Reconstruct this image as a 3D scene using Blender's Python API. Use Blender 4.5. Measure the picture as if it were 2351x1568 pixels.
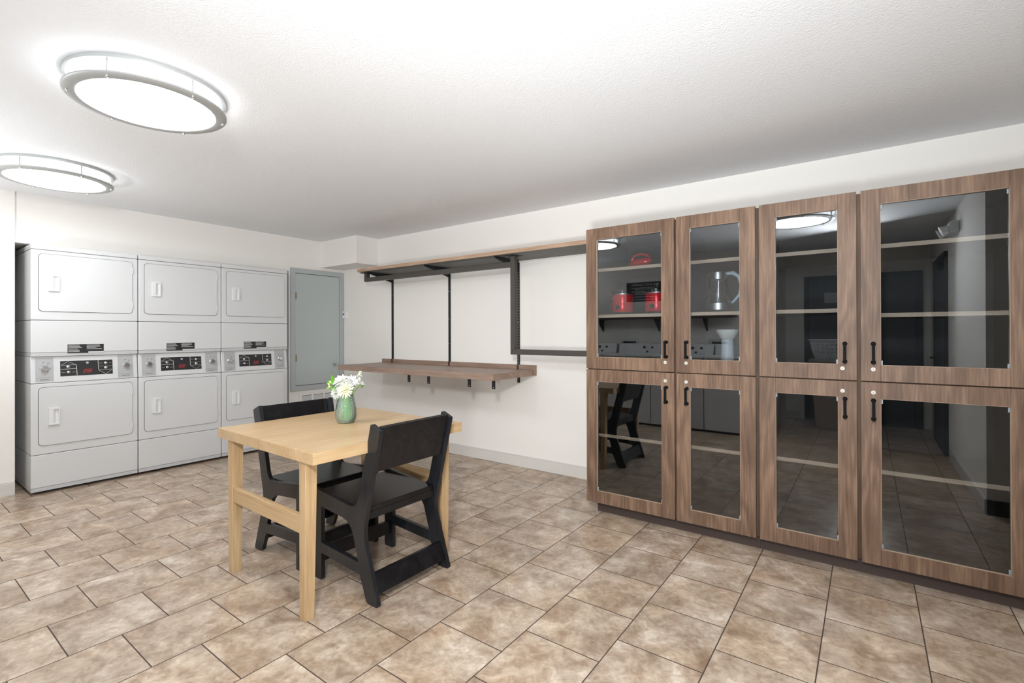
import bpy, bmesh, math, random
from mathutils import Vector, Matrix
from mathutils.geometry import tessellate_polygon
random.seed(7)
for o in list(bpy.data.objects): bpy.data.objects.remove(o, do_unlink=True)
S = bpy.context.scene
COL = S.collection
H = 2.363                      # ceiling height
PI = math.pi

# ------------------------------------------------------------------ camera
cd = bpy.data.cameras.new('camera'); cam = bpy.data.objects.new('camera', cd); COL.objects.link(cam)
cd.sensor_fit = 'HORIZONTAL'; cd.sensor_width = 36.0
cd.lens = 36.0 * 1117.3 / 2351.0
cd.shift_y = (762.0 - 784.0) / 2351.0
cd.clip_start = 0.02
yaw, pitch, roll = 0.6315, 0.0025, -0.0028
fw = Vector((-math.sin(yaw) * math.cos(pitch), math.cos(yaw) * math.cos(pitch), math.sin(pitch)))
rt = Vector((math.cos(yaw), math.sin(yaw), 0)); up = rt.cross(fw)
r2 = rt * math.cos(roll) + up * math.sin(roll); u2 = up * math.cos(roll) - rt * math.sin(roll)
m = Matrix((r2, u2, -fw)).transposed().to_4x4(); m.translation = Vector((5.3795, -3.7218, 1.246))
cam.matrix_world = m
S.camera = cam

# ------------------------------------------------------------------ world, exposure
w = bpy.data.worlds.new('world'); S.world = w; w.use_nodes = True
w.node_tree.nodes['Background'].inputs[0].default_value = (0.8, 0.87, 1.0, 1)
w.node_tree.nodes['Background'].inputs[1].default_value = 0.25
S.view_settings.view_transform = 'Standard'
S.view_settings.look = 'None'
S.view_settings.exposure = 1.38
S.view_settings.gamma = 1.0
S.view_settings.use_curve_mapping = False
LAMP_W = 8.0                   # emission of the ceiling lamps' diffusers
# added fill lights, unseen behind the camera, lifting walls, cabinets and ceiling
for fx, fy, fz, fwatt, fs, tilt, spr in ((5.30, -4.02, 2.0, 24, .30, 97, 180), (5.30, -4.05, .85, 11, .30, 63, 112), (1.3, -4.2, 1.25, 8, .4, 20, 180)):
    ld = bpy.data.lights.new('added_fill_light', 'AREA'); ld.shape = 'DISK'; ld.size = fs; ld.energy = fwatt; ld.spread = math.radians(spr); ld.color = (.95, .98, 1)
    lo = bpy.data.objects.new('added_fill_light', ld); COL.objects.link(lo); lo.location = (fx, fy, fz); lo.rotation_euler = Vector((-.45 * math.sin(math.radians(tilt)), .9 * math.sin(math.radians(tilt)), math.cos(math.radians(tilt)))).to_track_quat('-Z', 'Y').to_euler()
LAMPS = [(2.74, -2.905), (0.955, -2.885), (4.84, -2.90)]

# ------------------------------------------------------------------ materials
def srgb(r, g, b):
    f = lambda c: ((c / 255 + 0.055) / 1.055) ** 2.4 if c > 10 else c / 255 / 12.92
    return (f(r), f(g), f(b), 1)
MATS = {}
def mat(name, col, rough=0.5, metal=0.0, bump=None, spec=0.5, coat=0.0, emit=None, trans=0.0, ior=1.45):
    if name in MATS: return MATS[name]
    M = bpy.data.materials.new(name); M.use_nodes = True; MATS[name] = M
    nt = M.node_tree; b = nt.nodes['Principled BSDF']
    b.inputs['Base Color'].default_value = col; b.inputs['Roughness'].default_value = rough
    b.inputs['Metallic'].default_value = metal; b.inputs['Specular IOR Level'].default_value = spec
    b.inputs['Coat Weight'].default_value = coat; b.inputs['IOR'].default_value = ior
    b.inputs['Transmission Weight'].default_value = trans
    if emit:
        b.inputs['Emission Color'].default_value = emit[0]; b.inputs['Emission Strength'].default_value = emit[1]
    tc = nt.nodes.new('ShaderNodeTexCoord')
    n = nt.nodes.new('ShaderNodeTexNoise'); nt.links.new(tc.outputs['Object'], n.inputs['Vector'])
    if bump:
        n.inputs['Scale'].default_value = bump[0]; n.inputs['Detail'].default_value = 3
        bp = nt.nodes.new('ShaderNodeBump'); bp.inputs['Strength'].default_value = bump[1]; bp.inputs['Distance'].default_value = bump[2]
        nt.links.new(n.outputs['Fac'], bp.inputs['Height']); nt.links.new(bp.outputs['Normal'], b.inputs['Normal'])
    else:                       # faint unevenness of the finish
        n.inputs['Scale'].default_value = 6
        mr = nt.nodes.new('ShaderNodeMapRange'); mr.inputs['To Min'].default_value = max(0, rough - .03); mr.inputs['To Max'].default_value = min(1, rough + .03)
        nt.links.new(n.outputs['Fac'], mr.inputs['Value']); nt.links.new(mr.outputs['Result'], b.inputs['Roughness'])
    return M
def ramp(nt, stops):
    r = nt.nodes.new('ShaderNodeValToRGB'); e = r.color_ramp.elements
    e[0].position, e[0].color = stops[0]; e[1].position, e[1].color = stops[-1]
    for p, c in stops[1:-1]:
        x = e.new(p); x.color = c
    return r
def wood(name, cols, axis='z', fine=1.0, figure=0.5, rough=0.45, spec=0.5, seed=0.0, bumps=0.15):
    if name in MATS: return MATS[name]
    M = bpy.data.materials.new(name); M.use_nodes = True; MATS[name] = M
    nt = M.node_tree; b = nt.nodes['Principled BSDF']; L = nt.links.new
    b.inputs['Roughness'].default_value = rough; b.inputs['Specular IOR Level'].default_value = spec
    tc = nt.nodes.new('ShaderNodeTexCoord'); oi = nt.nodes.new('ShaderNodeObjectInfo')
    ad = nt.nodes.new('ShaderNodeVectorMath'); ad.operation = 'MULTIPLY_ADD'
    cmb = nt.nodes.new('ShaderNodeCombineXYZ')
    for i in range(3): L(oi.outputs['Random'], cmb.inputs[i])
    ad.inputs[1].default_value = (7.3, 5.1, 3.7)
    L(cmb.outputs[0], ad.inputs[0]); L(tc.outputs['Object'], ad.inputs[2])
    def mp(sx, slong):
        q = nt.nodes.new('ShaderNodeMapping'); s = [sx, sx, sx]; s['xyz'.index(axis)] = slong
        q.inputs['Scale'].default_value = s; q.inputs['Location'].default_value = (seed, seed * 1.7, seed * .3)
        L(ad.outputs[0], q.inputs['Vector']); return q
    a = nt.nodes.new('ShaderNodeTexNoise'); a.inputs['Scale'].default_value = 1; a.inputs['Detail'].default_value = 2; a.inputs['Distortion'].default_value = .4
    L(mp(5, 1.1).outputs[0], a.inputs['Vector'])
    k = nt.nodes.new('ShaderNodeMath'); k.operation = 'MULTIPLY'; k.inputs[1].default_value = 42; L(a.outputs['Fac'], k.inputs[0])
    s = nt.nodes.new('ShaderNodeMath'); s.operation = 'SINE'; L(k.outputs[0], s.inputs[0])
    s2 = nt.nodes.new('ShaderNodeMath'); s2.operation = 'MULTIPLY_ADD'; s2.inputs[1].default_value = .5; s2.inputs[2].default_value = .5; L(s.outputs[0], s2.inputs[0])
    f = nt.nodes.new('ShaderNodeTexNoise'); f.inputs['Scale'].default_value = 1; f.inputs['Detail'].default_value = 5; f.inputs['Roughness'].default_value = .6
    L(mp(110 * fine, 5 * fine).outputs[0], f.inputs['Vector'])
    c = nt.nodes.new('ShaderNodeTexNoise'); c.inputs['Scale'].default_value = 1; c.inputs['Detail'].default_value = 2
    L(mp(9, 1.6).outputs[0], c.inputs['Vector'])
    m1 = nt.nodes.new('ShaderNodeMix'); m1.inputs[0].default_value = figure * .5; L(f.outputs['Fac'], m1.inputs[2]); L(s2.outputs[0], m1.inputs[3])
    m2 = nt.nodes.new('ShaderNodeMix'); m2.inputs[0].default_value = .34; L(m1.outputs[0], m2.inputs[2]); L(c.outputs['Fac'], m2.inputs[3])
    r = ramp(nt, [(.28, cols[0]), (.5, cols[1]), (.72, cols[2])]); L(m2.outputs[0], r.inputs[0])
    L(r.outputs[0], b.inputs['Base Color'])
    bp = nt.nodes.new('ShaderNodeBump'); bp.inputs['Strength'].default_value = bumps; bp.inputs['Distance'].default_value = .001
    L(f.outputs['Fac'], bp.inputs['Height']); L(bp.outputs['Normal'], b.inputs['Normal'])
    return M
def glass(name, tint, ior=1.5, rough=0.0, ribs=False, body=None):
    if name in MATS: return MATS[name]
    M = bpy.data.materials.new(name); M.use_nodes = True; MATS[name] = M
    nt = M.node_tree; nt.nodes.clear(); L = nt.links.new
    out = nt.nodes.new('ShaderNodeOutputMaterial'); mx = nt.nodes.new('ShaderNodeMixShader')
    t = nt.nodes.new('ShaderNodeBsdfTransparent'); t.inputs[0].default_value = tint
    g = nt.nodes.new('ShaderNodeBsdfGlossy'); g.inputs['Roughness'].default_value = rough; g.inputs[0].default_value = (1, 1, 1, 1)
    fr = nt.nodes.new('ShaderNodeFresnel'); fr.inputs['IOR'].default_value = ior
    if ribs:
        tc = nt.nodes.new('ShaderNodeTexCoord'); wv = nt.nodes.new('ShaderNodeTexWave'); wv.bands_direction = 'DIAGONAL'
        wv.inputs['Scale'].default_value = 60; wv.inputs['Distortion'].default_value = 1
        bp = nt.nodes.new('ShaderNodeBump'); bp.inputs['Strength'].default_value = .8; bp.inputs['Distance'].default_value = .002
        L(tc.outputs['Object'], wv.inputs['Vector']); L(wv.outputs['Fac'], bp.inputs['Height'])
        L(bp.outputs[0], g.inputs['Normal']); L(bp.outputs[0], fr.inputs['Normal'])
    L(fr.outputs[0], mx.inputs[0]); L(g.outputs[0], mx.inputs[2]); L(mx.outputs[0], out.inputs[0])
    if body:
        d = nt.nodes.new('ShaderNodeBsdfDiffuse'); d.inputs[0].default_value = body[0]
        m0 = nt.nodes.new('ShaderNodeMixShader'); m0.inputs[0].default_value = body[1]
        L(t.outputs[0], m0.inputs[1]); L(d.outputs[0], m0.inputs[2]); L(m0.outputs[0], mx.inputs[1])
    else: L(t.outputs[0], mx.inputs[1])
    return M
def floor_mat():
    M = bpy.data.materials.new('floor_tile'); M.use_nodes = True
    nt = M.node_tree; b = nt.nodes['Principled BSDF']; L = nt.links.new
    def math_(op, a, b2=None, c=None):
        q = nt.nodes.new('ShaderNodeMath'); q.operation = op
        for i, v in enumerate((a, b2, c)):
            if v is None: continue
            if isinstance(v, (int, float)): q.inputs[i].default_value = v
            else: L(v, q.inputs[i])
        return q.outputs[0]
    tc = nt.nodes.new('ShaderNodeTexCoord'); sp = nt.nodes.new('ShaderNodeSeparateXYZ'); L(tc.outputs['Object'], sp.inputs[0])
    T = 0.3352
    u = math_('DIVIDE', math_('SUBTRACT', sp.outputs[0], 4.553 - 40 * T), T)      # row coordinate
    row = math_('FLOOR', u); fu = math_('FRACT', u)
    par = math_('MULTIPLY', math_('MODULO', row, 2.0), 0.5)                       # half-tile stagger
    v = math_('ADD', math_('DIVIDE', math_('ADD', sp.outputs[1], 1.201 + 40 * .3357), .3357), par)
    tv = math_('FLOOR', v); fv = math_('FRACT', v)
    du = math_('MULTIPLY', math_('MINIMUM', fu, math_('SUBTRACT', 1.0, fu)), T)
    dv = math_('MULTIPLY', math_('MINIMUM', fv, math_('SUBTRACT', 1.0, fv)), T)
    dd = math_('MINIMUM', du, dv)
    gr = nt.nodes.new('ShaderNodeMapRange'); gr.interpolation_type = 'SMOOTHSTEP'
    gr.inputs['From Min'].default_value = .0013; gr.inputs['From Max'].default_value = .0032; L(dd, gr.inputs['Value'])
    cv = nt.nodes.new('ShaderNodeCombineXYZ'); L(row, cv.inputs[0]); L(tv, cv.inputs[1])
    wn = nt.nodes.new('ShaderNodeTexWhiteNoise'); wn.noise_dimensions = '3D'; L(cv.outputs[0], wn.inputs['Vector'])
    off = nt.nodes.new('ShaderNodeVectorMath'); off.operation = 'MULTIPLY_ADD'; off.inputs[1].default_value = (9, 9, 9)
    L(wn.outputs['Color'], off.inputs[0]); L(tc.outputs['Object'], off.inputs[2])
    n1 = nt.nodes.new('ShaderNodeTexNoise'); n1.inputs['Scale'].default_value = 5.5; n1.inputs['Detail'].default_value = 8; n1.inputs['Roughness'].default_value = .62; n1.inputs['Distortion'].default_value = .6
    L(off.outputs[0], n1.inputs['Vector'])
    n2 = nt.nodes.new('ShaderNodeTexNoise'); n2.inputs['Scale'].default_value = 22; n2.inputs['Detail'].default_value = 6; n2.inputs['Distortion'].default_value = 1.2
    L(off.outputs[0], n2.inputs['Vector'])
    mx = nt.nodes.new('ShaderNodeMix'); mx.inputs[0].default_value = .32; L(n1.outputs['Fac'], mx.inputs[2]); L(n2.outputs['Fac'], mx.inputs[3])
    r = ramp(nt, [(.30, srgb(126, 106, 89)), (.43, srgb(158, 139, 121)), (.53, srgb(182, 165, 148)), (.66, srgb(214, 201, 186))]); L(mx.outputs[0], r.inputs[0])
    n3 = nt.nodes.new('ShaderNodeTexNoise'); n3.inputs['Scale'].default_value = 9; n3.inputs['Detail'].default_value = 7; n3.inputs['Distortion'].default_value = 2.2
    L(off.outputs[0], n3.inputs['Vector'])
    vr = ramp(nt, [(.44, (1, 1, 1, 1)), (.50, (.80, .74, .66, 1)), (.56, (1, 1, 1, 1))]); L(n3.outputs['Fac'], vr.inputs[0])
    vm = nt.nodes.new('ShaderNodeMix'); vm.data_type = 'RGBA'; vm.blend_type = 'MULTIPLY'; vm.inputs[0].default_value = .55; L(r.outputs[0], vm.inputs[6]); L(vr.outputs[0], vm.inputs[7])
    n4 = nt.nodes.new('ShaderNodeTexNoise'); n4.inputs['Scale'].default_value = 3.1; n4.inputs['Detail'].default_value = 4; L(off.outputs[0], n4.inputs['Vector'])
    wr = ramp(nt, [(.42, (1, 1, 1, 1)), (.62, (1.0, .90, .78, 1))]); L(n4.outputs['Fac'], wr.inputs[0])
    wm = nt.nodes.new('ShaderNodeMix'); wm.data_type = 'RGBA'; wm.blend_type = 'MULTIPLY'; wm.inputs[0].default_value = .62; L(vm.outputs[2], wm.inputs[6]); L(wr.outputs[0], wm.inputs[7])
    hs = nt.nodes.new('ShaderNodeHueSaturation'); L(wm.outputs[2], hs.inputs['Color'])
    mr = nt.nodes.new('ShaderNodeMapRange'); mr.inputs['To Min'].default_value = .93; mr.inputs['To Max'].default_value = 1.07; L(wn.outputs['Value'], mr.inputs['Value']); L(mr.outputs[0], hs.inputs['Value'])
    fm = nt.nodes.new('ShaderNodeMix'); fm.data_type = 'RGBA'; L(gr.outputs[0], fm.inputs[0]); fm.inputs[6].default_value = srgb(64, 50, 43); L(hs.outputs[0], fm.inputs[7])
    L(fm.outputs[2], b.inputs['Base Color'])
    rr = nt.nodes.new('ShaderNodeMapRange'); rr.inputs['To Min'].default_value = .8; rr.inputs['To Max'].default_value = .30; L(gr.outputs[0], rr.inputs['Value']); L(rr.outputs[0], b.inputs['Roughness'])
    bp = nt.nodes.new('ShaderNodeBump'); bp.inputs['Strength'].default_value = .35; bp.inputs['Distance'].default_value = .002
    hh = math_('ADD', gr.outputs[0], math_('MULTIPLY', n2.outputs['Fac'], .35)); L(hh, bp.inputs['Height']); L(bp.outputs[0], b.inputs['Normal'])
    return M
WALL = mat('wall_paint', srgb(238, 235, 230), .75, bump=(160, .25, .0015), spec=.3)
CEIL = mat('ceiling_paint', srgb(236, 238, 241), .85, bump=(120, .6, .003), spec=.2)
TRIM = mat('trim_paint', srgb(214, 210, 205), .45)
WHITE = mat('white_enamel', srgb(214, 215, 216), .28, bump=(300, .08, .0005))
SEAMD = mat('dark_seam', srgb(60, 60, 62), .7)
STRIPG = mat('grey_enamel', srgb(196, 197, 199), .35)
PLATEG = mat('grey_dial_plate', srgb(178, 179, 181), .4)
BLACKP = mat('black_panel', srgb(44, 44, 46), .35)
WHITEP = mat('white_print', srgb(190, 190, 190), .6)
DARKP = mat('dark_print', srgb(70, 70, 72), .6)
REDP = mat('red_print', srgb(190, 60, 60), .5)
CHROME = mat('chrome', srgb(215, 215, 215), .18, 1.0)
STEEL = mat('brushed_steel', srgb(200, 200, 198), .32, 1.0)
NICKEL = mat('brushed_nickel', srgb(180, 182, 182), .45, .35)
BRASS = mat('brass', srgb(150, 120, 75), .4, .8)
PANELG = mat('grey_door_paint', srgb(184, 192, 191), .5)
FRAMEG = mat('grey_frame_paint', srgb(178, 184, 186), .45)
STEELB = mat('dark_bronze_steel', srgb(78, 74, 70), .5, .3, bump=(200, .15, .001))
BLACKM = mat('black_metal', srgb(34, 34, 36), .45, .2)
HANDLEB = mat('black_handle', srgb(14, 14, 16), .65, spec=.15)
LOCKM = mat('satin_lock_metal', srgb(206, 204, 198), .6, .3)
HANDW = mat('white_handle_plastic', srgb(226, 227, 228), .4)
CLIP = mat('clear_clip', srgb(140, 156, 166), .3)
BEAD = mat('glass_bead', srgb(160, 138, 118), .5)
KICK = mat('dark_toe_kick', srgb(70, 58, 54), .5)
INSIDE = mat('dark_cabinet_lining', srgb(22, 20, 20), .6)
CABW = wood('brown_oak_laminate', [srgb(78, 59, 46), srgb(112, 88, 71), srgb(146, 119, 98)], 'z', 1.0, .30, .5, .35)
FRW = wood('frame_oak_darker', [srgb(62, 47, 37), srgb(84, 66, 53), srgb(104, 84, 69)], 'z', 1.0, .25, .6, .3)  # oak in darker tones than the doors, seen in their gaps
SHELFW = wood('brown_shelf_laminate', [srgb(148, 120, 98), srgb(176, 146, 122), srgb(194, 166, 142)], 'x', 1.0, .4, .5, .35, 2.0)
WORKW = wood('brown_worktop_laminate', [srgb(124, 102, 88), srgb(150, 126, 111), srgb(170, 147, 131)], 'x', .9, .2, .42, .4, 5.0)
UNDERW = wood('grey_shelf_underside', [srgb(100, 100, 98), srgb(114, 114, 112), srgb(128, 128, 126)], 'x', 1.0, .2, .6, .3, 3.0)
EDGEW = wood('light_shelf_edge', [srgb(168, 140, 116), srgb(192, 166, 142), srgb(208, 184, 162)], 'x', 1.0, .2, .5, .3, 1.0)
TABW = wood('light_oak_x', [srgb(168, 136, 98), srgb(188, 158, 119), srgb(204, 177, 140)], 'y', .7, .15, .33, .5, 4.0, .06)
LEGW = wood('light_oak_z', [srgb(168, 136, 98), srgb(188, 158, 119), srgb(204, 177, 140)], 'z', .9, .12, .4, .45, 6.0, .06)
CHB = wood('black_stained_wood', [srgb(7, 7, 9), srgb(14, 14, 17), srgb(28, 29, 33)], 'x', .9, .45, .30, .5, 1.5, .25)
CHBZ = wood('black_stained_wood_side', [srgb(15, 16, 19), srgb(25, 27, 31), srgb(42, 44, 50)], 'z', .9, .35, .32, .5, 2.5, .25)
PANE = glass('door_glass', (.80, .83, .85, 1), 1.75)
VASEG = glass('green_vase_glass', (.96, .995, .975, 1), 1.38, .03, True, (srgb(205, 240, 218), .13))
CLEARG = glass('clear_glass', (.90, .93, .94, 1), 1.45, .0)
WATER = glass('vase_water', (.93, .99, .92, 1), 1.04)
DIFF = mat('lamp_diffuser', srgb(250, 250, 250), .5, emit=((.955, .98, 1.0, 1), LAMP_W))

DIFFS = mat('lamp_side_band', srgb(250, 250, 250), .5, emit=((.97, .985, 1.0, 1), LAMP_W * .28))

# ------------------------------------------------------------------ geometry helpers
class MB:
    """collects shapes into one mesh"""
    def __init__(s): s.v = []; s.f = []
    def add(s, vs, fs, M=None):
        n = len(s.v)
        s.v += [tuple(M @ Vector(v)) if M else tuple(v) for v in vs]
        s.f += [tuple(i + n for i in f) for f in fs]; return s
    def box(s, x0, x1, y0, y1, z0, z1, M=None):
        vs = [(x, y, z) for x in (x0, x1) for y in (y0, y1) for z in (z0, z1)]
        return s.add(vs, [(0, 1, 3, 2), (4, 6, 7, 5), (0, 4, 5, 1), (2, 3, 7, 6), (0, 2, 6, 4), (1, 5, 7, 3)], M)
    def hexa(s, b, t):          # 4 bottom + 4 top points
        return s.add(list(b) + list(t), [(3, 2, 1, 0), (4, 5, 6, 7), (0, 1, 5, 4), (1, 2, 6, 5), (2, 3, 7, 6), (3, 0, 4, 7)])
    def prism(s, loops, axis, a, b, M=None):
        """2-D loops (outer, holes...) extruded along axis from a to b"""
        i = 'xyz'.index(axis); o = [j for j in range(3) if j != i]
        def P(p, t):
            q = [0, 0, 0]; q[i] = t; q[o[0]] = p[0]; q[o[1]] = p[1]; return q
        flat = [p for l in loops for p in l]; N = len(flat)
        tris = tessellate_polygon([[Vector((p[0], p[1], 0)) for p in l] for l in loops])
        vs = [P(p, a) for p in flat] + [P(p, b) for p in flat]
        fs = [tuple(t) for t in tris] + [tuple(k + N for k in reversed(t)) for t in tris]
        n = 0
        for l in loops:
            for k in range(len(l)):
                k2 = (k + 1) % len(l); fs.append((n + k, n + k2, n + k2 + N, n + k + N))
            n += len(l)
        return s.add(vs, fs, M)
    def lathe(s, prof, c=(0, 0, 0), seg=32, M=None):
        """(r, z) profile around z"""
        vs = []; fs = []
        for r, z in prof:
            for k in range(seg):
                a = 2 * PI * k / seg; vs.append((c[0] + r * math.cos(a), c[1] + r * math.sin(a), c[2] + z))
        for i in range(len(prof) - 1):
            for k in range(seg):
                k2 = (k + 1) % seg; fs.append((i * seg + k, i * seg + k2, (i + 1) * seg + k2, (i + 1) * seg + k))
        if prof[0][0] > 1e-6: fs.append(tuple(range(seg))[::-1])
        if prof[-1][0] > 1e-6: fs.append(tuple((len(prof) - 1) * seg + k for k in range(seg)))
        return s.add(vs, fs, M)
    def tube(s, pts, rad, seg=10):
        pts = [Vector(p) for p in pts]; n = len(pts)
        rads = rad if isinstance(rad, (list, tuple)) else [rad] * n
        vs = []; fs = []; ref = None
        for i, p in enumerate(pts):
            d = (pts[min(i + 1, n - 1)] - pts[max(i - 1, 0)]).normalized()
            if ref is None: ref = d.orthogonal().normalized()
            ref = (ref - d * ref.dot(d)).normalized(); q = d.cross(ref)
            for k in range(seg):
                a = 2 * PI * k / seg; vs.append(p + (ref * math.cos(a) + q * math.sin(a)) * rads[i])
        for i in range(n - 1):
            for k in range(seg):
                k2 = (k + 1) % seg; fs.append((i * seg + k, i * seg + k2, (i + 1) * seg + k2, (i + 1) * seg + k))
        fs.append(tuple(range(seg))[::-1]); fs.append(tuple((n - 1) * seg + k for k in range(seg)))
        return s.add([tuple(v) for v in vs], fs)
    def build(s, name, m, parent=None, bevel=0, smooth=False, segs=2, loc=None):
        me = bpy.data.meshes.new(name); me.from_pydata(s.v, [], s.f)
        bm = bmesh.new(); bm.from_mesh(me); bmesh.ops.remove_doubles(bm, verts=bm.verts, dist=1e-6)
        bmesh.ops.recalc_face_normals(bm, faces=bm.faces); bm.to_mesh(me); bm.free()
        if m: me.materials.append(m)
        o = bpy.data.objects.new(name, me); COL.objects.link(o)
        if parent: o.parent = parent
        if loc: o.location = loc
        if smooth:
            for p in me.polygons: p.use_smooth = True
            try: me.set_sharp_from_angle(angle=math.radians(38))
            except Exception: pass
        if bevel:
            b = o.modifiers.new('bevel', 'BEVEL'); b.width = bevel; b.segments = segs; b.limit_method = 'ANGLE'; b.angle_limit = math.radians(35); b.harden_normals = False
        return o
def fillet(pts):
    """(x, y, r) control polygon to points with rounded corners"""
    out = []; n = len(pts)
    for i in range(n):
        p = Vector(pts[i][:2]); r = pts[i][2]; a = Vector(pts[i - 1][:2]) - p; b = Vector(pts[(i + 1) % n][:2]) - p
        if r <= 0: out.append(tuple(p)); continue
        ta = p + a.normalized() * min(r, a.length * .49); tb = p + b.normalized() * min(r, b.length * .49)
        k = 10 if r > .02 else 4
        for j in range(k + 1):
            t = j / k; out.append(tuple(ta * (1 - t) ** 2 + p * 2 * t * (1 - t) + tb * t * t))
    return out
def rrect(x0, x1, y0, y1, r): return fillet([(x0, y0, r), (x1, y0, r), (x1, y1, r), (x0, y1, r)])
def tag(o, label=None, cat=None, group=None, kind=None):
    if label: o['label'] = label
    if cat: o['category'] = cat
    if group: o['group'] = group
    if kind: o['kind'] = kind
    return o
def thing(name, label, cat, loc=(0, 0, 0), rz=0, group=None):
    o = bpy.data.objects.new(name, None); COL.objects.link(o); o.empty_display_size = .1
    o.location = loc; o.rotation_euler = (0, 0, rz); return tag(o, label, cat, group)
def dup(src, loc=None, rz=None, label=None, parent=None):
    kids = [k for k in bpy.data.objects if k.parent == src]
    c = src.copy(); COL.objects.link(c)
    if parent is not None: c.parent = parent
    if loc is not None: c.location = loc
    if rz is not None: c.rotation_euler = (0, 0, rz)
    if label: c['label'] = label
    for k in kids: dup(k, parent=c)
    return c
def struct(name, mb, m, bevel=0):
    o = mb.build(name, m, bevel=bevel); o['kind'] = 'structure'; return o
def text(name, body, size, m, parent, M, shear=0.0, align='CENTER', extr=.0004):
    cu = bpy.data.curves.new(name, 'FONT'); cu.body = body; cu.size = size; cu.align_x = align; cu.align_y = 'CENTER'
    cu.extrude = extr; cu.shear = shear
    t = bpy.data.objects.new(name, cu); COL.objects.link(t); bpy.context.view_layer.update()
    me = bpy.data.meshes.new_from_object(t.evaluated_get(bpy.context.evaluated_depsgraph_get()))
    bpy.data.objects.remove(t, do_unlink=True)
    me.transform(M); me.materials.clear(); me.materials.append(m)
    o = bpy.data.objects.new(name, me); COL.objects.link(o); o.parent = parent; return o
def facing(direction, loc):
    """text matrix: lettering reads upright on a face looking along direction"""
    n = Vector(direction).normalized(); z = Vector((0, 0, 1)); x = z.cross(n)
    M = Matrix((x, z, n)).transposed().to_4x4(); M.translation = Vector(loc); return M

# ------------------------------------------------------------------ room shell
XR, YN, XA = 6.03, -2.205, 7.4       # right wall, its corner, far end of the bay
YB, XN, YF = -4.664, 4.40, -5.77     # wall behind the washers, its end, far wall
fl = MB().box(-.75, XA + .1, YF - .1, .1, -.06, 0); struct('floor', fl, floor_mat())
struct('ceiling', MB().box(-.75, XA + .1, YF - .1, .1, H, H + .08), CEIL)
struct('wall_back', MB().box(-.1, XA, 0, .1, 0, H), WALL)
PI_Y, AT = -2.948, 1.9675
wl = MB().box(-.1, 0, -.715, 0, 0, H).box(-.1, 0, PI_Y, -.715, AT, H)
struct('wall_left', wl, WALL)
al = MB().box(-.75, -.65, PI_Y - .1, -.615, 0, AT + .1).box(-.65, -.1, PI_Y - .1, PI_Y, 0, AT + .1).box(-.65, -.1, -.715, -.615, 0, AT + .1).box(-.65, -.1, PI_Y, -.715, AT, AT + .1)
struct('wall_alcove', al, WALL)
struct('wall_pier', MB().box(-.1, .012, YB, PI_Y, 0, H), WALL)
struct('trim_1', MB().box(0, .699, -.308, 0, 2.049, H), WALL)
struct('wall_front', MB().box(-.1, XN, YB - .1, YB, 0, H).box(XN - .1, XN, YF, YB - .1, 0, H), WALL)
struct('wall_far', MB().box(XN - .1, XR + .1, YF - .1, YF, 0, H), WALL)
struct('wall_right', MB().box(XR, XR + .1, YF, YN, 0, H).box(XR + .1, XA, YN - .1, YN, 0, H), WALL)
struct('wall_end', MB().box(XA, XA + .1, YN - .1, .1, 0, H), WALL)
def baseboard(name, x0, x1, y0, y1, side):
    b = MB().box(x0, x1, y0, y1, 0, .094)
    d = .004
    if side == 'y-': b.box(x0, x1, y0 + d, y1, .094, .104)
    if side == 'x+': b.box(x0, x1 - d, y0, y1, .094, .104)
    if side == 'x-': b.box(x0 + d, x1, y0, y1, .094, .104)
    if side == 'y+': b.box(x0, x1, y0, y1 - d, .094, .104)
    struct(name, b, TRIM, .001)
baseboard('baseboard_back', 0, 3.845, -.012, 0, 'y-')
baseboard('baseboard_left', 0, .012, -.712, -.012, 'x+')
baseboard('baseboard_pier', .012, .024, YB, PI_Y - .001, 'x+')
baseboard('baseboard_right', XR - .012, XR, -4.0, YN, 'x-')
baseboard('baseboard_far', XN, 4.58, YF, YF + .012, 'y+')
dk = MB().box(XR + .001, XA, YN, YN + .012, 0, .1); struct('baseboard_bay', dk, mat('dark_skirting', srgb(60, 56, 54), .5))

# ------------------------------------------------------------------ ceiling lamps
def make_lamp(x, y, label):
    t = thing('ceiling_lamp', label, 'ceiling light', (x, y, H), 0, 'round flush ceiling lights')
    MB().lathe([(.0, 0), (.300, 0), (.302, -.006), (.300, -.018), (.285, -.021), (0, -.021)][::-1], seg=72).build('mounting_plate', NICKEL, t, smooth=True)
    MB().lathe([(.266, -.079), (.262, -.082), (.20, -.087), (.1, -.0895), (0, -.09)], seg=72).build('diffuser', DIFF, t, smooth=True)
    MB().lathe([(.266, -.0215), (.2665, -.0785)], seg=72).build('diffuser_band', DIFFS, t, smooth=True)
    pr = [(.256, -.078), (.256, -.0845), (.262, -.087), (.296, -.083), (.302, -.078), (.302, -.072), (.297, -.070), (.27, -.074), (.256, -.078)]
    r = MB(); seg = 72; vs = []; fs = []
    for i, (a, z) in enumerate(pr[:-1]):
        for k in range(seg): vs.append((a * math.cos(2 * PI * k / seg), a * math.sin(2 * PI * k / seg), z))
    n = len(pr) - 1
    for i in range(n):
        for k in range(seg): fs.append((i * seg + k, i * seg + (k + 1) % seg, ((i + 1) % n) * seg + (k + 1) % seg, ((i + 1) % n) * seg + k))
    r.add(vs, fs).build('trim_ring', NICKEL, t, smooth=True)
    for k in range(6):
        a = math.radians(14 + 60 * k); cx, cy = .286 * math.cos(a), .286 * math.sin(a)
        MB().tube([(cx, cy, -.015), (cx, cy, -.084)], .0042, 8).build('post', NICKEL, t, smooth=True)
        MB().lathe([(0, -.094), (.006, -.092), (.007, -.084), (.005, -.082)], (cx, cy, 0), 12).build('finial', CHROME, t, smooth=True)
    return t
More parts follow.
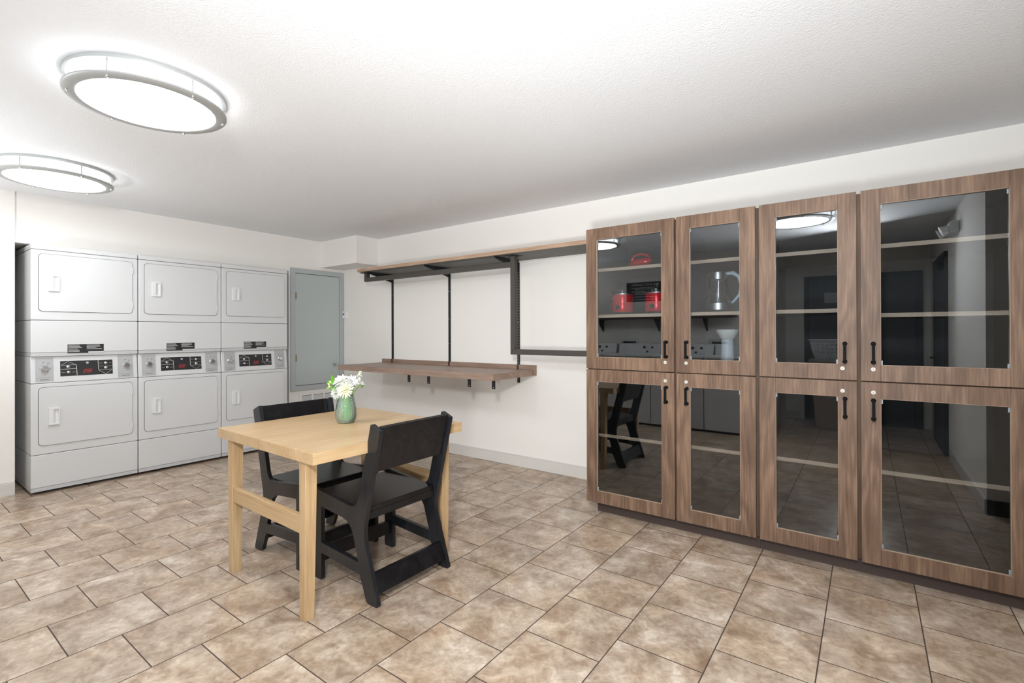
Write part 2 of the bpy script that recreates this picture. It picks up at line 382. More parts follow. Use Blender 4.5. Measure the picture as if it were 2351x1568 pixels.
lamp = make_lamp(*LAMPS[0], 'round ceiling light with metal rings, the larger one, right of the other in view')
dup(lamp, (*LAMPS[1], H), label='round ceiling light with metal rings, cut off by the left edge of the photo')
dup(lamp, (*LAMPS[2], H), label='round ceiling light seen only mirrored in the third cabinet door')

# ------------------------------------------------------------------ stacked dryers
DW = .686
def make_dryer(label):
    t = thing('stacked_dryer', label, 'dryer', (.1761, -2.8876, 0), 0, 'stacked double dryers in the alcove')
    g = .0013
    for nm, z0, z1 in (('top_panel', 1.909 + g, 1.948), ('upper_cabinet', 1.357 + g, 1.909 - g), ('vent_panel', 1.102, 1.357 - g), ('lower_cabinet', .307 + g, .863 - g), ('kick_panel', .052, .307 - g)):
        MB().box(-.70, 0, .003, DW - .003, z0, z1).build(nm, WHITE, t, bevel=.006, segs=3)
    MB().box(-.69, -.026, .006, DW - .006, .03, 1.94).build('inner_case', SEAMD, t)
    for za, zb, z in ((1.073, 1.1015, 1.087), (.022, .0515, .036)):
        k = MB().box(-.70, -.003, .004, DW - .004, za, zb).build('kick_strip', STRIPG, t, bevel=.002)
        for y in (.055, DW - .055): MB().lathe([(0, 0), (.004, 0), (.004, .002), (0, .003)], seg=10, M=Matrix.Translation((-.003, y, z)) @ Matrix.Rotation(PI / 2, 4, 'Y')).build('screw', PLATEG, k)
    # tilted control panel
    xt, xb = -.020, 0.0; z0, z1 = .863 + g, 1.0715
    cp = MB().hexa([(-.6, .003, z0), (xb, .003, z0), (xb, DW - .003, z0), (-.6, DW - .003, z0)], [(-.6, .003, z1), (xt, .003, z1), (xt, DW - .003, z1), (-.6, DW - .003, z1)]).build('control_panel', WHITE, t, bevel=.005)
    sl = (xt - xb) / (z1 - z0); ang = math.atan(-sl)
    def PM(y, z, off=0): # local frame on the tilted face: X right(+y), Y up, Z out
        n = Vector((math.cos(ang), 0, math.sin(ang))); u = Vector((-math.sin(ang), 0, math.cos(ang))); r = Vector((0, 1, 0))
        M = Matrix((r, u, n)).transposed().to_4x4(); M.translation = Vector((xb + sl * (z - z0), y, z)) + n * off; return M
    def slab(mb, y0, y1, za, zb, th, off=0): mb.box(y0 - (y0 + y1) / 2, (y1 - y0) / 2, -(zb - za) / 2, (zb - za) / 2, off, off + th, PM((y0 + y1) / 2, (za + zb) / 2)); return mb
    for (ya, yb, ky) in ((.029, .134, .083), (.543, .652, .603)):
        pl = slab(MB(), ya, yb, .874, 1.064, .0015).build('dial_plate', PLATEG, cp)
        d = MB()
        for a in range(-150, 151, 60):
            A = math.radians(a + 90)
            d.box(.027, .038, -.0008, .0008, .0016, .0022, PM(ky, .976) @ Matrix.Rotation(A, 4, 'Z'))
        slab(d, ya + .026, yb - .026, .889, .8925, .0006, .0016); slab(d, ya + .004, yb - .004, .906, .907, .0004, .0016)
        for dy, dz in ((-.008, .048), (.022, .044)): slab(d, ky + dy - .007, ky + dy + .007, .976 + dz - .0015, .976 + dz + .0015, .0006, .0016)
        d.build('dial_marks', DARKP, cp)
        kn = MB().lathe([(.024, 0), (.024, .006), (.020, .010), (.0195, .024), (.017, .027), (0, .027)], seg=32, M=PM(ky, .976, .0015))
        kn.build('knob', CHROME, cp, smooth=True)
    ds = slab(MB(), .174, .508, .910, 1.031, .0015).build('display_plate', BLACKP, cp)
    ln = MB()
    def seg(p, q, wd=.0022):
        (a, b1), (c, d1) = p, q; L = math.hypot(c - a, d1 - b1)
        ln.box(0, L, -wd / 2, wd / 2, .0015, .0021, PM(a, b1) @ Matrix.Rotation(math.atan2(d1 - b1, c - a), 4, 'Z'))
    seg((.178, .998), (.222, 1.026)); seg((.222, 1.026), (.272, .998)); seg((.272, .998), (.276, .914), .004); seg((.182, .997), (.268, .999)); seg((.178, .966), (.27, .968), .003)
    seg((.180, .940), (.205, .940), .0015); seg((.245, .940), (.268, .940), .0015)
    seg((.412, 1.028), (.414, .948), .004); seg((.414, .946), (.462, .914)); seg((.462, .914), (.504, .946)); seg((.418, .948), (.502, .950)); seg((.418, .978), (.504, .978), .0015)
    seg((.420, 1.004), (.442, 1.004), .0015); seg((.484, 1.004), (.502, 1.004), .0015)
    ln.build('display_lines', WHITEP, ds)
    for (y, z) in ((.222, .984), (.224, .941), (.462, 1.004), (.462, .964)):
        MB().lathe([(.011, 0), (.011, .003), (.006, .007), (0, .008)], seg=20, M=PM(y, z, .0015)).build('button', CHROME, ds, smooth=True)
    MB().lathe([(.009, 0), (.009, .001), (0, .0012)], seg=20, M=PM(.342, 1.012, .0015)).build('emblem', PLATEG, ds)
    text('logo_lettering', 'SPEED', .021, REDP, ds, PM(.343, .952, .0018), .35); text('logo_lettering', 'QUEEN', .017, REDP, ds, PM(.340, .936, .0018), .35)
    # doors
    for z0, z1, hz0, hz1 in ((1.428, 1.877, 1.587, 1.717), (.377, .830, .533, .668)):
        d = MB().prism([rrect(.046, .642, z0, z1, .032)], 'x', 0, .0065).build('door', WHITE, t, bevel=.002)
        MB().prism([rrect(.0432, .6448, z0 - .0028, z1 + .0028, .034)], 'x', -.002, .0008).build('door_gap_shade', SEAMD, d)  # dark rim sheet standing in for the shade in the door gap
        h = MB(); y0, y1 = .101, .166; p0, p1 = .128, .160
        h.prism([rrect(y0, y1, hz0, hz1, .005), rrect(p0, p1, hz0 + .010, hz1 - .012, .006)], 'x', .0065, .019)
        h.box(.0066, .0075, p0, p1, hz0 + .01, hz1 - .012)
        h.hexa([(.0066, p0, hz0 + .01), (.0185, p0, hz0 + .01), (.0075, p0 + .016, hz0 + .01), (.0066, p0 + .016, hz0 + .01)],
               [(.0066, p0, hz1 - .012), (.0185, p0, hz1 - .012), (.0075, p0 + .016, hz1 - .012), (.0066, p0 + .016, hz1 - .012)])
        h.build('door_handle', HANDW, d, bevel=.0015)
        for hz in (z0 + .075, z1 - .075):
            MB().box(.0, .008, .641, .650, hz - .028, hz + .028).build('hinge', WHITE, d, bevel=.002)
    lb = MB().box(0, .001, .216, .446, 1.094, 1.165).build('warning_label', BLACKP, t)
    wl_ = MB()
    rnd = random.Random(3)
    for i in range(6):
        z = 1.158 - i * .0105
        wl_.box(.001, .0014, .220, .220 + rnd.uniform(.06, .10), z - .0022, z + .0022)
        if i < 4: wl_.box(.001, .0014, .335, .335 + rnd.uniform(.06, .105), z - .0022, z + .0022)
    wl_.build('label_text', WHITEP, lb); MB().box(.001, .0016, .345, .446, 1.094, 1.105).build('label_patch', WHITE, lb)
    return t
dry = make_dryer('white stacked double dryer beside the open gap, leftmost of the three')
dup(dry, (.1761, -2.8876 + DW, 0), label='white stacked double dryer in the middle of the three, between the other two')
dup(dry, (.1761, -2.8876 + 2 * DW, 0), label='white stacked double dryer next to the grey access door')

# ------------------------------------------------------------------ grey access door in the left wall
y0, y1, z0, z1 = -.703, -.006, .580, 2.010
d1 = MB().prism([[(y0, z0), (y1, z0), (y1, z1), (y0, z1)], [(y0 + .055, z0 + .058), (y1 - .048, z0 + .058), (y1 - .048, z1 - .055), (y0 + .055, z1 - .055)]], 'x', 0.0005, .022).build('door_1', FRAMEG, None, bevel=.003)
d1['kind'] = 'structure'
lf = MB().box(.001, .008, y0 + .058, y1 - .051, z0 + .063, z1 - .0585).build('door_leaf', PANELG, d1, bevel=.0015)
MB().box(.0006, .0012, y0 + .053, y1 - .046, z0 + .055, z1 - .053).build('door_gap', SEAMD, d1)
MB().lathe([(.026, 0), (.026, .004), (.012, .008), (.010, .022), (.020, .030), (.024, .040), (.021, .052), (0, .056)], seg=28, M=Matrix.Translation((.008, -.127, .865)) @ Matrix.Rotation(PI / 2, 4, 'Y')).build('door_knob', STEEL, d1, smooth=True)
for hz in (1.688, .961):
    MB().tube([(.012, y0 + .058, hz - .042), (.012, y0 + .058, hz + .042)], .006, 10).box(.008, .0095, y0 + .058, y0 + .075, hz - .04, hz + .04).build('hinge', BRASS, d1)
# vent grille
gr = thing('vent_grille', 'white louvred vent grille low on the wall under the grey access door', 'vent', (0, -.36, .35))
oy, oz = -.36, .35
pf = MB(); a0, a1, b0, b1 = -.597, -.115, .18, .538
cols = [(-.563, -.437), (-.419, -.283), (-.265, -.135)]
pf.prism([[(a0 - oy, b0 - oz), (a1 - oy, b0 - oz), (a1 - oy, b1 - oz), (a0 - oy, b1 - oz)]] + [[(c0 - oy, b0 + .03 - oz), (c1 - oy, b0 + .03 - oz), (c1 - oy, b1 - .02 - oz), (c0 - oy, b1 - .02 - oz)] for c0, c1 in cols], 'x', .0005, .012)
pf.build('frame', WALL, gr, bevel=.002)
MB().box(.0006, .0016, a0 + .01 - oy, a1 - .01 - oy, b0 + .01 - oz, b1 - .01 - oz).build('backing', SEAMD, gr)
lv = MB()
for c0, c1 in cols:
    z = b0 + .036
    while z < b1 - .028:
        lv.hexa([(.002, c0 - oy, z - oz), (.010, c0 - oy, z - .006 - oz), (.010, c1 - oy, z - .006 - oz), (.002, c1 - oy, z - oz)], [(.002, c0 - oy, z + .0085 - oz), (.010, c0 - oy, z + .0005 - oz), (.010, c1 - oy, z + .0005 - oz), (.002, c1 - oy, z + .0085 - oz)])
        z += .0125
tag(lv.build('louvres', WHITE, gr), kind='stuff')
# thermostat
th = thing('thermostat', 'small white square thermostat on the wall right of the grey door', 'thermostat', (.050, -.0005, 1.483))
MB().prism([rrect(-.045, .045, -.045, .045, .008)], 'y', -.022, 0).build('housing', mat('white_plastic', srgb(236, 236, 236), .4), th, bevel=.003)
MB().box(-.018, .006, -.0232, -.0215, -.004, .018).build('display', BLACKP, th)

# ------------------------------------------------------------------ wall shelf, worktop, frames, standards
us = thing('wall_shelf', 'long brown laminate shelf high on the wall, left of the cabinets', 'shelf', (2.31, 0, 1.923))
MB().box(.83 - 2.31, 3.793 - 2.31, -.395, -.001, .0015, .034).build('board', SHELFW, us, bevel=.001)
MB().box(.832 - 2.31, 3.793 - 2.31, -.393, -.001, 0, .0014).build('underside', UNDERW, us)
def tubeframe(name, label, x0, x1, zb, group, posts):
    t = thing(name, label, 'metal frame', (x0, -.2775, zb), 0, group)
    w_ = .045; y0, y1 = -.0225, .0225; top = 1.923 - .004 - zb
    MB().box(0, x1 - x0, y0, y1, 0, w_).build('rail', STEELB, t, bevel=.002)
    for p in posts:
        MB().box(p - x0, p - x0 + w_, y0, y1, w_, top).build('post', STEELB, t, bevel=.002)
        pm = MB().box(p - x0 - .035, p - x0 + w_ + .035, y0 - .035, y1 + .035, top, top + .004).build('mounting_plate', BLACKM, t)
        for dx in (-.024, w_ + .024):
            for dy in (y0 - .022, y1 + .022): MB().lathe([(0, -.003), (.004, -.002), (.005, 0)], (p - x0 + dx, dy, top), 10).build('screw', CHROME, pm)
    return t
tubeframe('hanging_frame', 'long shallow dark metal rail frame hanging under the left part of the high shelf', .826, 2.858, 1.825, 'dark metal frames under the shelf', [.826])
tubeframe('hanging_frame', 'tall dark metal square tube frame hanging between the shelf and the cabinets', 2.859, 3.745, 1.060, 'dark metal frames under the shelf', [2.859, 3.70])
STD = [(.958, .884), (1.855, .884), (2.738, .783)]
LBL = ['leftmost', 'middle', 'right-hand']
for i, (x, zb) in enumerate(STD):
    zb2 = zb
    s = thing('shelf_standard', '%s black slotted wall standard between the high shelf and the worktop' % LBL[i], 'wall standard', (x, 0, zb2), 0, 'slotted wall standards')
    ht = 1.905 - zb2
    MB().box(-.0115, .0115, -.006, -.0006, 0, ht).box(-.0115, -.0085, -.013, -.006, 0, ht).box(.0085, .0115, -.013, -.006, 0, ht).build('upright', BLACKM, s)
    bk = MB().box(-.0085, .0085, -.0125, -.011, 0, ht).build('slotted_face', BLACKM, s)
    sl_ = MB(); z = .03
    while z < ht - .03:
        for dx in (-.005, .003): sl_.box(dx, dx + .0022, -.0132, -.0124, z, z + .012)
        z += .0254
    sl_.build('slots', mat('slot_light', srgb(190, 188, 184), .6) if i == 2 else SEAMD, bk)
    for z in (.25 * ht, .5 * ht, .78 * ht): MB().lathe([(0, .003), (.004, .002), (.005, 0)], seg=10, M=Matrix.Translation((0, -.0125, z)) @ Matrix.Rotation(PI / 2, 4, 'X')).build('screw', CHROME, bk)
    b = thing('shelf_bracket', '%s black tapered bracket under the high shelf' % LBL[i], 'bracket', (x, 0, 1.923), 0, 'tapered shelf brackets')
    MB().prism([[(-.014, -.002), (-.365, -.002), (-.365, -.012), (-.014, -.095)]], 'x', -.006, .006).build('arm', BLACKM, b, bevel=.001)
    MB().box(-.012, .012, -.36, -.02, -.0035, -.0005).build('flange', BLACKM, b)
WX0, WX1, WY, WT = .797, 2.915, -.612, .910
wk = thing('worktop', 'thick brown laminate folding worktop fixed to the wall below the shelf', 'worktop', (1.85, 0, WT))
MB().box(WX0 - 1.85, WX1 - 1.85, WY, -.022, -.053, 0).build('top_board', WORKW, wk, bevel=.0012)
bs = MB()
for a, b_ in ((.785, .944), (.972, 1.841), (1.869, 2.724), (2.752, 2.936)): bs.box(a - 1.85, b_ - 1.85, -.021, -.001, -.053, .042)
bs.build('backsplash', WORKW, wk, bevel=.001)
for i, x in enumerate((1.823, 2.089, 2.587, 2.853)):
    t = thing('mounting_tab', '%s of the four short black metal tabs hanging under the worktop' % ['leftmost', 'second from left', 'third from left', 'rightmost'][i], 'bracket', (x, -.55, WT - .053), 0, 'black tabs under the worktop')
    MB().prism([[(-.001, 0), (.033, 0), (.033, -.076), (-.001, -.076)]], 'y', -.002, .002).box(-.001, .003, -.002, .03, -.076, -.0005).box(-.001, .033, -.002, .04, -.003, -.0005).build('tab', BLACKM, t)
    MB().lathe([(0, .002), (.0035, .001), (.0035, 0)], seg=12, M=Matrix.Translation((.016, -.002, -.064)) @ Matrix.Rotation(PI / 2, 4, 'X')).build('rivet', CHROME, t)

# ------------------------------------------------------------------ tall cabinets
FY = -.6802; DB = -.6602          # door front and back planes
UB, UT, LB_, LT = 1.000, 1.9634, .081, .9938
GUB, GUT, GLB, GLT = 1.0797, 1.887, .1625, .913
cab_cols = [ # door left, glass left, glass right, door right, handle side
    (3.7963, 3.8743, 4.3259, 4.4053, 'r'), (4.4186, 4.4992, 4.7829, 4.8648, 'l'),
    (4.8845, 4.9643, 5.2534, 5.333, 'r'), (5.3508, 5.4308, 5.8895, 5.960, 'l')]
hx = [4.357, 4.483, 5.283, 5.401]; lx = [4.349, 4.478, 5.2725, 5.4005]
ORD = [('left', 'left'), ('left', 'right'), ('right', 'left'), ('right', 'right')]
shelfz = {0: (1.695, 1.373), 1: (1.695, 1.373), 2: (1.695, 1.373), 3: (1.695, 1.343)}
for pair in range(2):
    c0, c1 = cab_cols[2 * pair], cab_cols[2 * pair + 1]
    X0 = c0[0] + .004 if pair == 0 else 4.8750; X1 = 4.8740 if pair == 0 else 5.957
    ox = (X0 + X1) / 2
    t = thing('tall_cabinet', ['brown oak tall cabinet with four glass doors, holding the red pots and the kettle', 'brown oak tall cabinet with four glass doors and bare shelves, at the right edge'][pair], 'cabinet', (ox, -.33, 0), 0, 'tall glass-door cabinets')
    def B(mb, x0_, x1_, y0_, y1_, z0_, z1_): return mb.box(x0_ - ox, x1_ - ox, y0_ + .33, y1_ + .33, z0_, z1_)
    xm = (c0[3] + c1[0]) / 2
    # carcass: outer panels, linings, face frame
    cs = MB(); th_ = .018; YF_ = -.638
    B(cs, X0, X0 + th_, YF_, -.002, .088, 1.955); B(cs, X1 - th_, X1, YF_, -.002, .088, 1.955)
    B(cs, X0 + th_, X1 - th_, YF_, -.002, 1.937, 1.955); B(cs, X0 + th_, X1 - th_, YF_, -.002, .088, .106)
    cs.build('carcass', CABW, t, bevel=.001)
    ff = MB()
    B(ff, X0, X0 + .045, -.6585, YF_, .088, 1.955); B(ff, X1 - .045, X1, -.6585, YF_, .088, 1.955); B(ff, xm - .02, xm + .02, -.6585, YF_, .088, 1.955)
    for za, zb_ in ((.088, .13), (.975, 1.02), (1.915, 1.955)):
        B(ff, X0 + .045, xm - .02, -.6585, YF_, za, zb_); B(ff, xm + .02, X1 - .045, -.6585, YF_, za, zb_)
    ff.build('face_frame', FRW, t)
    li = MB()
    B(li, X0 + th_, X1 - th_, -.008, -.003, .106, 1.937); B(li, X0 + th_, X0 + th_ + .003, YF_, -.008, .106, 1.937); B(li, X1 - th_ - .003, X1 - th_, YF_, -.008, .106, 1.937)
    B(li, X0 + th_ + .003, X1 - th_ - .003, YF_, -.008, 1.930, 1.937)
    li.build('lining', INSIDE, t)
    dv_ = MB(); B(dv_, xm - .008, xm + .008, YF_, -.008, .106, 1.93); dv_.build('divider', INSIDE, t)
    B(MB(), c0[0] + .049 if pair == 0 else X0, X1, -.6102, -.002, .0005, .088).build('toe_kick', KICK, t)
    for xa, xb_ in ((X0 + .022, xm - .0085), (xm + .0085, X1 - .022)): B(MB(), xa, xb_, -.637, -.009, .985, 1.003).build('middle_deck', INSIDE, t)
    for side, (xa, xb_) in enumerate(((X0 + .022, xm - .0085), (xm + .0085, X1 - .022))):
        for z in shelfz[2 * pair + side] + (.542,):
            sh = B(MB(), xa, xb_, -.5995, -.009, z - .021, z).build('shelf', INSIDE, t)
            B(MB(), xa, xb_, -.6015, -.5996, z - .021, z).build('shelf_edge', EDGEW, sh)
    for side in range(2):
        i = 2 * pair + side; c = cab_cols[i]
        for lvl, (za, zb_, ga, gb) in enumerate(((UB, UT, GUB, GUT), (LB_, LT, GLB, GLT))):
            dm = MB()
            B(dm, c[0], c[1], FY, DB, za, zb_); B(dm, c[2], c[3], FY, DB, za, zb_)
            B(dm, c[1] + .0004, c[2] - .0004, FY + .0003, DB, za, ga); B(dm, c[1] + .0004, c[2] - .0004, FY + .0003, DB, gb, zb_)
            d = dm.build('door', CABW, t, bevel=.0008)
            ins = MB(); e_ = .0015
            B(ins, c[1], c[2], FY + .001, DB, ga, ga + e_); B(ins, c[1], c[2], FY + .001, DB, gb - e_, gb); B(ins, c[1], c[1] + e_, FY + .001, DB, ga, gb); B(ins, c[2] - e_, c[2], FY + .001, DB, ga, gb)
            ins.build('glass_bead', BEAD, d)
            B(MB(), c[1] + .0015, c[2] - .0015, -.6662, -.6622, ga + .0015, gb - .0015).build('glass_pane', PANE, d)
            for xk in (c[1] + .002, c[2] - .008):
                for zk in (ga + .002, gb - .026):
                    B(MB(), xk, xk + .006, -.671, -.6663, zk, zk + .022).build('glass_clip', CLIP, d, bevel=.001)
            hz0, hz1 = ((1.095, 1.187), (.811, .903))[lvl]
            hm = MB(); xh = hx[i] - ox
            for z in (hz0, hz1): hm.lathe([(.0105, 0), (.0105, .010), (.008, .012), (.008, .028), (.0085, .036), (.006, .038), (0, .038)], seg=20, M=Matrix.Translation((xh, FY + .33, z)) @ Matrix.Rotation(PI / 2, 4, 'X'))
            hm.box(xh - .0065, xh + .0065, FY + .33 - .038, FY + .33 - .027, hz0, hz1)
            hm.build('door_handle', HANDLEB, d, bevel=.001)
            lz = (1.059, .943)[lvl]
            lk = MB().lathe([(.0105, 0), (.0105, .002), (.009, .0035), (.0055, .0035), (.005, .0025), (0, .0025)], seg=24, M=Matrix.Translation((lx[i] - ox, FY + .33, lz)) @ Matrix.Rotation(PI / 2, 4, 'X')).build('lock', LOCKM, d, smooth=True)
            MB().box(lx[i] - ox - .0008, lx[i] - ox + .0008, FY + .33 - .0042, FY + .33 - .0026, lz - .003, lz + .003).build('keyhole', DARKP, lk)

# things inside the cabinet
RED = mat('red_metal', srgb(226, 44, 50), .22, .3)
SZ = 1.373
def pot(x, y, label):
    t = thing('slow_cooker', label, 'slow cooker', (x, y, SZ), 0, 'red slow cookers')
    MB().lathe([(.062, 0), (.070, .004), (.070, .020)], seg=40).build('base', BLACKM, t, smooth=True)
    MB().lathe([(.074, .020), (.077, .026), (.077, .135), (.075, .140)], seg=48).build('body', RED, t, smooth=True)
    MB().lathe([(.080, .140), (.100, .146), (.100, .150), (.078, .152)], seg=48).build('rim', STEEL, t, smooth=True)
    l = MB().lathe([(.088, .152), (.074, .156), (.072, .176), (.050, .185), (0, .188)], seg=40).build('lid', CLEARG, t, smooth=True)
    MB().lathe([(.008, .188), (.006, .198), (.014, .205), (.012, .212), (0, .214)], seg=20).build('lid_knob', CLEARG, l, smooth=True)
    MB().lathe([(.017, 0), (.017, .006), (.013, .014), (0, .014)], seg=24, M=Matrix.Translation((-.005, -.077, .055)) @ Matrix.Rotation(PI / 2, 4, 'X')).build('dial', BLACKP, t, smooth=True)
    for s_ in (-1, 1): MB().box(s_ * .075 - .012, s_ * .075 + .012, -.02, .02, .10, .112).build('side_handle', BLACKP, t, bevel=.003)
    return t
p1 = pot(3.945, -.40, 'small red slow cooker behind the first glass door, left of the other')
dup(p1, (4.195, -.40, SZ), label='small red slow cooker half hidden by the first door\'s right stile')
kt = thing('glass_kettle', 'glass and steel electric kettle on the shelf behind the second glass door', 'kettle', (4.60, -.40, SZ))
MB().lathe([(.084, 0), (.086, .004), (.086, .014), (.080, .018)], seg=40).build('power_base', BLACKP, kt, smooth=True)
MB().lathe([(.080, .018), (.081, .06)], seg=40).build('bottom_band', STEEL, kt, smooth=True)
MB().lathe([(.080, .06), (.079, .07), (.058, .215)], seg=40).build('glass_body', CLEARG, kt, smooth=True)
MB().lathe([(.058, .215), (.054, .258), (.050, .262), (0, .263)], seg=40).build('top_band', STEEL, kt, smooth=True)
hp = [(.054, 0, .250), (.09, 0, .252), (.125, 0, .225), (.138, 0, .17), (.128, 0, .115), (.098, 0, .075), (.082, 0, .062)]
MB().tube(hp, [.010, .013, .012, .010, .009, .008, .006], 12).build('kettle_handle', mat('pale_grey_plastic', srgb(190, 205, 212), .35), kt, smooth=True)
gd = thing('coffee_grinder', 'white flared-top grinder on the cabinet floor behind the second glass door', 'grinder', (4.655, -.40, 1.003))
MB().lathe([(.040, 0), (.044, .004), (.040, .06), (.036, .19), (.034, .20)], seg=36).build('body', mat('translucent_white', srgb(205, 208, 210), .4), gd, smooth=True)
MB().lathe([(.034, .20), (.042, .205), (.066, .250), (.068, .262), (.064, .262), (.040, .215), (0, .215)], seg=36).build('hopper', mat('ivory_plastic', srgb(226, 222, 214), .35), gd, smooth=True)
rm = thing('hand_mixer', 'small glossy red rounded hand mixer on the top shelf behind the first glass door', 'mixer', (4.06, -.36, 1.695))
bm_ = MB().lathe([(0, -.08), (.018, -.076), (.03, -.055), (.034, -.02), (.033, .03), (.022, .065), (.008, .085), (0, .09)], seg=24, M=Matrix.Translation((0, 0, .05)) @ Matrix.Rotation(math.radians(82), 4, 'Y')).build('body', RED, rm, smooth=True)
MB().tube([(-.06, 0, .075), (-.045, 0, .105), (.01, 0, .115), (.06, 0, .10), (.075, 0, .065)], .009, 10).build('grip', RED, rm, smooth=True)
MB().box(-.05, .03, -.02, .02, 0.0005, .020).build('heel', STEEL, rm, bevel=.004)

# ------------------------------------------------------------------ table
TC = (3.0535, -2.114); TR = math.radians(-1.4); TZ = .745
tb = thing('dining_table', 'square light oak table with a vase of white flowers on it', 'table', (*TC, 0), TR)
MB().box(-.467, .467, -.449, .449, TZ - .050, TZ - .0012).box(-.463, .463, -.445, .445, TZ - .0012, TZ).build('tabletop', TABW, tb, bevel=.001)
for sx in (-1, 1):
    for sy in (-1, 1):
        xo, yo = sx * .378, sy * .434
        def cr(w1, w2, z, sh=0): return [(xo + sh * sx, yo, z), (xo + (sh - w1) * sx, yo, z), (xo + (sh - w1) * sx, yo - w2 * sy, z), (xo + sh * sx, yo - w2 * sy, z)]
        b = cr(.040, .047, 0.0, -.006); tpp = cr(.052, .056, TZ - .050, .004)
        if sx * sy < 0: b = b[::-1]; tpp = tpp[::-1]
        MB().hexa(b, tpp).build('leg', LEGW, tb, bevel=.0015)
for sy in (-1, 1):
    MB().box(-.338, .338, *(sorted((sy * .430, sy * .402))), .372, .447).build('stretcher', wood('light_oak_rail', [srgb(168, 136, 98), srgb(188, 158, 119), srgb(204, 177, 140)], 'x', .9, .12, .4, .45, 8.0, .06), tb, bevel=.0015)

# ------------------------------------------------------------------ chairs
def make_chair(label, loc, rz):
    t = thing('dining_chair', label, 'chair', loc, rz, 'black wooden chairs at the table')
    cx = 3.34
    outer = fillet([(a - cx, b, r) for a, b, r in [(3.072, 0, .010), (3.072, .458, .015), (3.430, .417, .058), (3.538, .831, .008), (3.602, .803, .010), (3.481, .312, .05), (3.586, 0, .016), (3.506, 0, .020), (3.455, .117, .006), (3.143, .138, .006), (3.143, 0, .008)]])
    hole = fillet([(a - cx, b, r) for a, b, r in [(3.143, .372, .006), (3.388, .350, .075), (3.443, .172, .005), (3.143, .190, .006)]])
    for a, b in ((-.240, -.218), (.218, .240)):
        MB().prism([outer, hole], 'y', a, b).build('side_panel', CHBZ, t, bevel=.002)
    yi = .2175
    s = MB().hexa([(3.085 - cx, -yi, .415), (3.480 - cx, -yi, .403), (3.480 - cx, yi, .403), (3.085 - cx, yi, .415)], [(3.085 - cx, -yi, .440), (3.480 - cx, -yi, .428), (3.480 - cx, yi, .428), (3.085 - cx, yi, .440)])
    s.build('seat', CHB, t, bevel=.003)
    MB().box(3.460 - cx, 3.480 - cx, -yi, yi, .368, .403).build('rear_apron', CHB, t, bevel=.0015)
    MB().box(3.090 - cx, 3.110 - cx, -yi, yi, .368, .414).build('front_apron', CHB, t, bevel=.0015)
    def bx(z): return 3.589 - cx - (.803 - z) * .246
    MB().hexa([(bx(.603) - .020, -yi, .603), (bx(.603), -yi, .603), (bx(.603), yi, .603), (bx(.603) - .020, yi, .603)], [(bx(.816) - .020, -yi, .822), (bx(.816), -yi, .816), (bx(.816), yi, .816), (bx(.816) - .020, yi, .822)]).build('backrest', CHB, t, bevel=.002)
    MB().hexa([(3.545 - cx, -yi, .047), (3.563 - cx, -yi, .047), (3.563 - cx, yi, .047), (3.545 - cx, yi, .047)], [(3.513 - cx, -yi, .133), (3.531 - cx, -yi, .133), (3.531 - cx, yi, .133), (3.513 - cx, yi, .133)]).build('rear_stretcher', CHB, t, bevel=.0015)
    MB().box(3.105 - cx, 3.125 - cx, -yi, yi, .082, .156).build('front_stretcher', CHB, t, bevel=.0015)
    return t
ch = make_chair('black stained wooden chair pulled up to the near right side of the table', (3.34, -2.064, 0), 0)
dup(ch, (2.737, -2.078, 0), PI, 'black stained wooden chair on the dryer side of the table')

# ------------------------------------------------------------------ vase and flowers
VX, VY, VZ = 3.003, -2.060, TZ + .0006
va = thing('glass_vase', 'ribbed pale green glass vase half filled with water on the oak table', 'vase', (VX, VY, VZ))
prof = [(.000, 0), (.036, 0), (.047, .005), (.055, .022), (.0575, .045), (.056, .075), (.050, .112), (.044, .138), (.0425, .152), (.044, .157)]
inn = [(r - .003 if r > .01 else 0, z + (.006 if i < 3 else 0)) for i, (r, z) in enumerate(prof)]
vm = MB(); seg = 48; pp = prof + inn[::-1]
vm.lathe(pp, seg=seg); vm.build('vase_glass', VASEG, va, smooth=True)
MB().lathe([(0, .0075), (.040, .0075), (.0505, .024), (.0530, .045), (.0515, .075), (.0475, .100), (0, .1005)], seg=40).build('water', WATER, va, smooth=True)
PET = mat('white_petal', srgb(222, 223, 218), .6); PETG = mat('cream_green_petal', srgb(224, 226, 198), .6); YEL = mat('yellow_green_eye', srgb(205, 205, 90), .7)
GRN = mat('leaf_green', srgb(96, 158, 40), .5); DGRN = mat('stem_green', srgb(92, 138, 48), .6); GGRN = mat('grey_green_leaf', srgb(110, 160, 120), .6); BUD = mat('pale_bud', srgb(225, 228, 140), .6)
for m_ in (PET, PETG):
    b = m_.node_tree.nodes['Principled BSDF']; b.inputs['Subsurface Weight'].default_value = .3; b.inputs['Subsurface Radius'].default_value = (.01, .01, .01)
RV = Vector((math.cos(yaw), math.sin(yaw), 0)); FV = Vector((-math.sin(yaw), math.cos(yaw), 0))
def at(dx, dz, dd): # offset right, height above table, away from the viewer
    return Vector((VX, VY, TZ)) + RV * dx + FV * dd + Vector((0, 0, dz))
def petal(mb, M, L, Wd, curl, th=.0006):
    n = 6; vs = []; fs = []
    for i in range(n + 1):
        t = i / n; wd = Wd * math.sin(PI * min(1, .12 + t * .86)) ** .6 * (.55 + .45 * t); zz = curl * L * t * t
        for s_, q in ((-1, .12), (0, 0), (1, .12)): vs.append((L * t, s_ * wd / 2, zz + q * wd))
    for i in range(n):
        for k in range(2): a = i * 3 + k; fs.append((a, a + 1, a + 4, a + 3))
    N = len(vs); vs2 = vs + [(x, y, z - th) for x, y, z in vs]
    fs2 = fs + [tuple(N + k for k in reversed(f)) for f in fs]
    mb.add(vs2, fs2, M)
